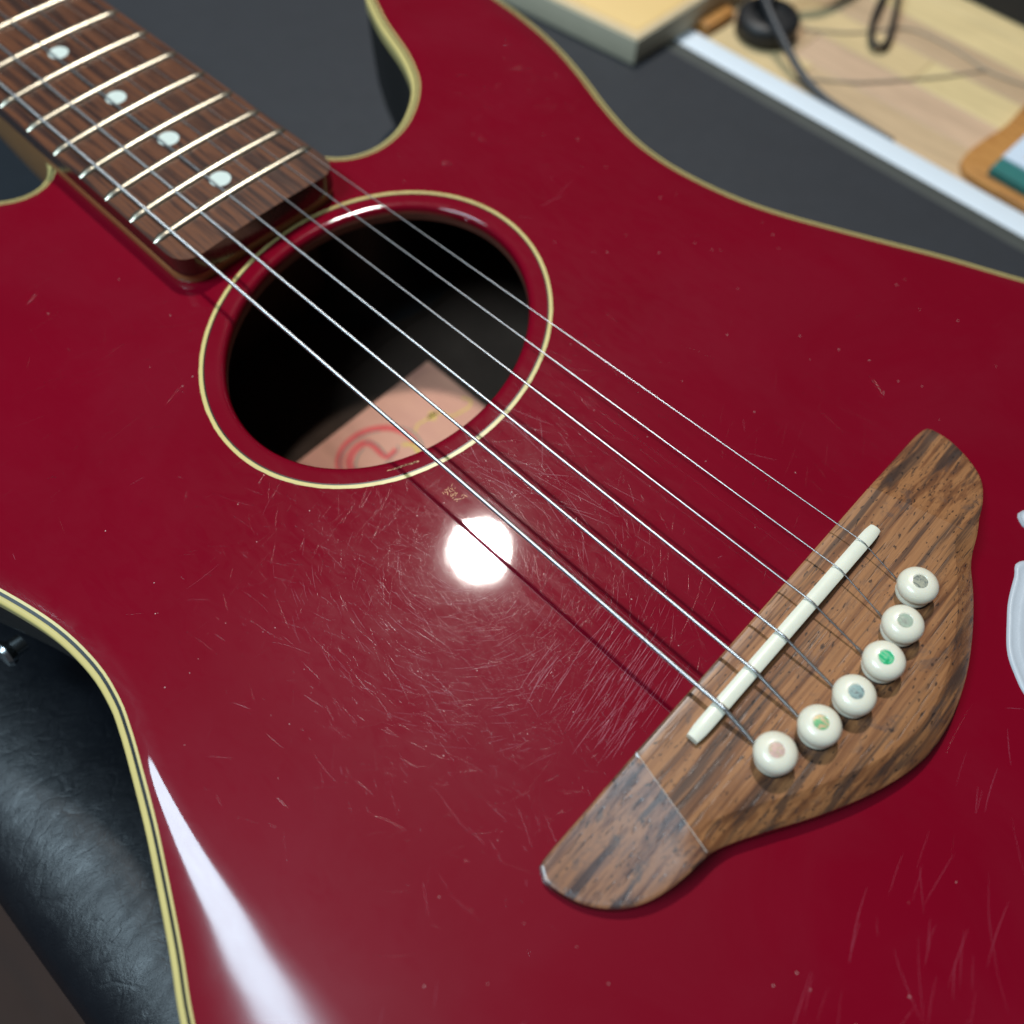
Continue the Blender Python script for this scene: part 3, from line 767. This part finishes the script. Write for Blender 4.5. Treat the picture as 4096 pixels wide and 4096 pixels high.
# ---------------------------------------------------------------- wear on the lacquer: scratches and chips
rr = random.Random(11)
def sliver(mb, x, y, ang, ln, w_, curve=0, z=.035):
    n = 5; L = []; R = []
    for i in range(n + 1):
        s_ = (i / n - .5) * ln; a = ang + curve * s_; q = Vector((x + s_ * math.cos(ang) - curve * s_ * s_ / 2 * math.sin(ang), y + s_ * math.sin(ang) + curve * s_ * s_ / 2 * math.cos(ang)))
        ww = w_ / 2 * math.sin(math.pi * (.08 + .84 * i / n)); nx, ny_ = -math.sin(a), math.cos(a)
        L.append((q.x + nx * ww, q.y + ny_ * ww, z)); R.append((q.x - nx * ww, q.y - ny_ * ww, z))
    mb.add(L + R, [(i, i + 1, n + 2 + i, n + 1 + i) for i in range(n)])
def on_top(x, y, pad=2):
    if abs(x) < 38 and abs(y) < 76 and -38 < x < 9: return False
    if hole_e(x, y, 44 + pad, 54 + pad) < 1: return False
    if x > 176 and abs(y) < 31: return False
    c = False; j = nO - 1
    for i in range(nO):
        a, b2 = outline[i], outline[j]
        if (a.y > y) != (b2.y > y) and x < (b2.x - a.x) * (y - a.y) / (b2.y - a.y) + a.x: c = not c
        j = i
    return c and min((Vector((x, y)) - outline[j]).length - roll_w(outline[j]) for j in range(0, nO, 4)) > 1
mb = MB(); cnt = 0
while cnt < 260:                                   # pale scratches set in circles round the lamp highlight, painting its glint
    r_ = 9 + 46 * rr.random() ** .8; a = rr.uniform(.3, 3.5) + rr.gauss(0, .3)
    x, y = 66 - r_ * math.sin(a - .9), 34 + r_ * math.cos(a - .9) * .75
    if not on_top(x, y): cnt += 1; continue
    tang = math.atan2(y - 34, x - 66) + math.pi / 2 + rr.gauss(0, .12)
    sliver(mb, x, y, tang, rr.uniform(1.5, 7), rr.uniform(.018, .042), rr.uniform(.01, .03)); cnt += 1
for _ in range(130):                                 # strum marks in front of the bridge
    x, y = rr.triangular(9, 40, 12), rr.uniform(20, 46); sliver(mb, x, y, math.pi / 2 + .15 + rr.gauss(0, .07), rr.uniform(3, 11), rr.uniform(.03, .07))
for _ in range(34):                                 # long strokes by the treble side of the soundhole
    x, y = rr.uniform(50, 88), rr.uniform(-8, 14); sliver(mb, x, y, rr.gauss(.05, .35), rr.uniform(6, 20), rr.uniform(.03, .07), rr.uniform(-.012, .012))
for _ in range(70):                                # stray marks over the whole top
    x, y = rr.uniform(-90, 240), rr.uniform(-130, 145)
    if on_top(x, y): sliver(mb, x, y, rr.uniform(0, math.pi), rr.choice([1, 1.5, 2, 4, 8]) * rr.uniform(.7, 1.2), rr.uniform(.02, .055), rr.uniform(-.02, .02))
for _ in range(45):                                 # long arcs behind the bridge
    x, y = rr.uniform(-78, -45), rr.uniform(-8, 70); sliver(mb, x, y, 1.95 + rr.gauss(0, .25), rr.uniform(4, 16), rr.uniform(.02, .055), rr.uniform(.0, .02))
prop(mb.build('scratches', M['scratch'], g, smooth=False), kind='stuff')
# hairline scratches: shallow grooves with rolled lips, built as tiny glossy ridges so they flash only where the lamp catches them
mb = MB()
def ridge(x, y, ang, ln, w_, curve):
    n = 4; vs = []
    for i in range(n + 1):
        s_ = (i / n - .5) * ln; a = ang + curve * s_; qx = x + s_ * math.cos(ang) - curve * s_ * s_ / 2 * math.sin(ang); qy = y + s_ * math.sin(ang) + curve * s_ * s_ / 2 * math.cos(ang)
        ww = w_ / 2 * math.sin(math.pi * (.06 + .88 * i / n)); nx, ny_ = -math.sin(a), math.cos(a)
        vs += [(qx + nx * ww, qy + ny_ * ww, .004), (qx, qy, .004 + ww * .42), (qx - nx * ww, qy - ny_ * ww, .004)]
    mb.add(vs, [(3 * i + k, 3 * i + 3 + k, 3 * i + 4 + k, 3 * i + 1 + k) for i in range(n) for k in (0, 1)])
cells = [(rr.uniform(-95, 240), rr.uniform(-130, 145), rr.uniform(8, 30), rr.uniform(0, math.pi)) for _ in range(28)]
for cx_, cy_, cr, ca in cells:                      # bundles of roughly parallel wipes
    for _ in range(30):
        x, y = rr.gauss(cx_, cr), rr.gauss(cy_, cr)
        if on_top(x, y, 1): ridge(x, y, ca + rr.gauss(0, .22), rr.choice([2, 3, 5, 8, 14]) * rr.uniform(.6, 1.2), rr.uniform(.012, .036), rr.uniform(-.02, .02))
n_ = 0
while n_ < 3600:                                    # the worn patch under the playing hand
    x, y = rr.gauss(56, 27), rr.gauss(38, 24)
    if on_top(x, y, 1): ridge(x, y, rr.uniform(0, math.pi), rr.choice([1, 2, 3, 4, 6, 9]) * rr.uniform(.5, 1.3), rr.uniform(.010, .038), rr.uniform(-.04, .04))
    n_ += 1
prop(mb.build('hairline_scratches', M['hair'], g, angle=180), kind='stuff')
mb = MB()
for _ in range(260):                                # dust and pin-head nicks
    x, y = rr.uniform(-90, 200), rr.uniform(-120, 140)
    if on_top(x, y, 0):
        s_ = rr.uniform(.06, .17); a0 = rr.random() * 6; mb.add([(x + s_ * math.cos(a0 + k * 1.26) * rr.uniform(.6, 1.3), y + s_ * math.sin(a0 + k * 1.26), .04) for k in range(5)], [(0, 1, 2, 3, 4)])
prop(mb.build('dust_specks', plain('dust', (.55, .35, .34), .7), g, smooth=False), kind='stuff')
mb = MB()
for k in range(16):
    s_ = k / 15; x = 96.6 + (93.6 - 96.6) * s_ + rr.uniform(-.1, .1); y = 29.6 + (23 - 29.6) * s_; sliver(mb, x, y, math.atan2(-6.6, -3), 1.1, .42 * rr.uniform(.6, 1.2), z=.05)
for k in range(34):
    x, y = 82.8 - rr.random() * 5, 23.2 + rr.gauss(0, .9); sliver(mb, x, y, rr.uniform(0, 3), rr.uniform(.3, 1.3), rr.uniform(.08, .22), z=.05)
prop(mb.build('bare_chips', M['chip'], g, smooth=False), 'bare wood chips by the soundhole ring', kind='stuff')

# strap button on the bass side of the shell
b = MB(); b.lathe([(.01, -1), (2.6, -1), (2.6, 2.2), (3.6, 3.0), (3.9, 4.2), (3.3, 5.2), (.01, 5.5)], (149.4, 121.2, -43), 28, (-.1, .97, .25))
b.build('strap_button', M['metal'], g, angle=40)

# ================================================================ THINGS ON THE BENCH
# shallow box
t = thing('board_box', (240, -240, TZ), 'shallow tan topped box with sides greyed by painted shade at the top edge of the bench mat', 'box')
quad = [(208.6, -215.8), (206, -300), (300, -300), (300, -206.5)]
b = MB(); b.prism(quad, TZ, TZ + 11.6); b.build('box_body', M['card_side'], t, bevel=.5)
q2 = [(209.3, -216.6), (206.8, -299), (299, -299), (299, -207.4)]
b = MB(); b.prism(q2, TZ + 11.65, TZ + 12.2); b.build('box_rim', M['card_rim'], t, bevel=.2)
q3 = [(212.2, -220.2), (210.2, -296), (296, -296), (296, -211.4)]
b = MB(); b.prism(q3, TZ + 12.25, TZ + 12.6); b.build('box_lid', M['cardboard'], t, bevel=.2)

DZ = -64.5
b = MB(); b.prism([(200.5, -259.5), (199, -279), (212, -283), (226, -281), (226, -262)], DZ + .06, DZ + 5)
prop(b.build('wood_offcut', M['block'], base=(210, -270, DZ), bevel=.5), 'small orange wood offcut between the tan box and the black plug', 'wood piece')
# round black plug body beside the box
t = thing('round_plug', (186, -284, DZ), 'round black rubber plug head standing on the bench beside the tan box', 'plug')
b = MB(); b.lathe([(.01, 0), (13.2, 0), (14.4, 1.2), (14.6, 8), (13.4, 9.6), (9, 10), (8.4, 8.4), (.01, 8.2)], (183.0, -282.0, DZ + .05), 40); b.build('plug_body', M['rubber'], t, angle=50)
b = MB(); b.tube(spline([(186, -285, DZ + 9), (190, -292, DZ + 14), (186, -304, DZ + 16), (176, -318, DZ + 13), (172, -345, DZ + 6), (176, -390, DZ + 4)], False, 3), 3.2, 12); b.build('plug_lead', M['rubber'], t)
# cable
b = MB(); b.tube(spline([(260, -345, -40), (225, -318, -40), (202, -292, -46), (184, -278.5, -50), (168, -270.5, -55), (152, -263.8, -59.8), (141, -260.9, -62), (131, -259.4, -62.9), (121, -258.9, -63.4), (108, -258.7, -63.9), (99, -258.6, -64.4)], False, 3), 1.5, 12, rad=lambda i: 1.75)
prop(b.build('cable', M['cable'], base=(150, -262, -62)), 'dark grey cable running past the plug onto the white strip', 'cable')
b = MB(); b.tube(spline([(168, -372, -58), (158, -345, -59), (151.8, -327, -60.5), (145.2, -313, -61), (138.8, -307.0, -61.4), (136.2, -311.5, -61.2), (139.5, -321, -60.5), (145.6, -334, -59), (153, -349, -58), (164, -372, -57)], False, 2), 1.5, 12)
prop(b.build('looped_cable', M['rubber'], base=(145, -320, DZ)), 'black cable bent into a narrow loop on the wooden bench', 'cable')
b = MB(); b.tube(spline([(172, -297, -63.9), (160, -306, -63.9), (150, -316, -63.9), (137, -334, -63.9), (115, -336, -63.9), (93, -333, -63.9), (76, -336, -63.9), (40, -346, -63.9), (0, -350, -63.9)], False, 4), .55, 8)  # this strand and the next are built in place of hanging cables' shadows
prop(b.build('shadow_strand', M['thin'], base=(120, -320, DZ)), 'thin strand drawn as a cable shadow crossing the bench behind the looped cable', 'shadow')
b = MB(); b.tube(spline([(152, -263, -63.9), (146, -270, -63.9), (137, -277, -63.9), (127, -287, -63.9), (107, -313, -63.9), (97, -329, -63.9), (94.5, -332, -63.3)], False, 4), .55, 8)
prop(b.build('shadow_strand', M['thin'], base=(120, -290, DZ)), 'thin strand drawn as a cable shadow curving across the bench in front of the looped cable', 'shadow')

# orange wooden block, green and white printed cards
b = MB(); b.prism([(v.x, v.y) for v in spline([(30, -258.5), (56, -259.5), (66.5, -261), (70.2, -265), (71.6, -273), (70.5, -286), (68.5, -300), (66.5, -330), (40, -332), (10, -330), (10, -259)], True, 3)], DZ + .06, DZ + 3)
prop(b.build('wooden_block', M['block'], base=(50, -290, DZ), bevel=.6), 'orange brown striped wooden board with a rounded corner on the bench', 'wooden board')
b = MB(); b.prism([(58.8, -265.5), (57.6, -320), (5, -318), (5, -263.5)], DZ + 3.1, DZ + 6.6)
prop(b.build('green_booklet', M['green'], base=(40, -290, DZ + 3), bevel=.3), 'teal green booklet lying on the orange wooden board', 'booklet')
t = thing('printed_card', (40, -290, DZ + 6.6), 'white bordered printed card on top of the green booklet', 'card')
b = MB(); b.prism([(58.4, -274.3), (57.4, -320), (6, -319), (6, -273)], DZ + 6.65, DZ + 7.6); b.build('card_stock', M['card_white'], t, bevel=.15)
b = MB(); b.prism([(51.2, -280.0), (50.6, -315), (10, -314), (10, -279.5)], DZ + 7.62, DZ + 7.7); b.build('orange_picture', M['card_orange'], t, smooth=False)

# plain dark box behind the bench
b = MB(); b.box((-200, -470, -140), (240, -377.5, -42))
prop(b.build('dark_backdrop', M['case'], base=(0, -420, -140), bevel=4), 'plain dark box standing behind the wooden bench', 'case')  # 'case' here is only a plain dark box

for o in bpy.data.objects:
    if '_base' in o: del o['_base']
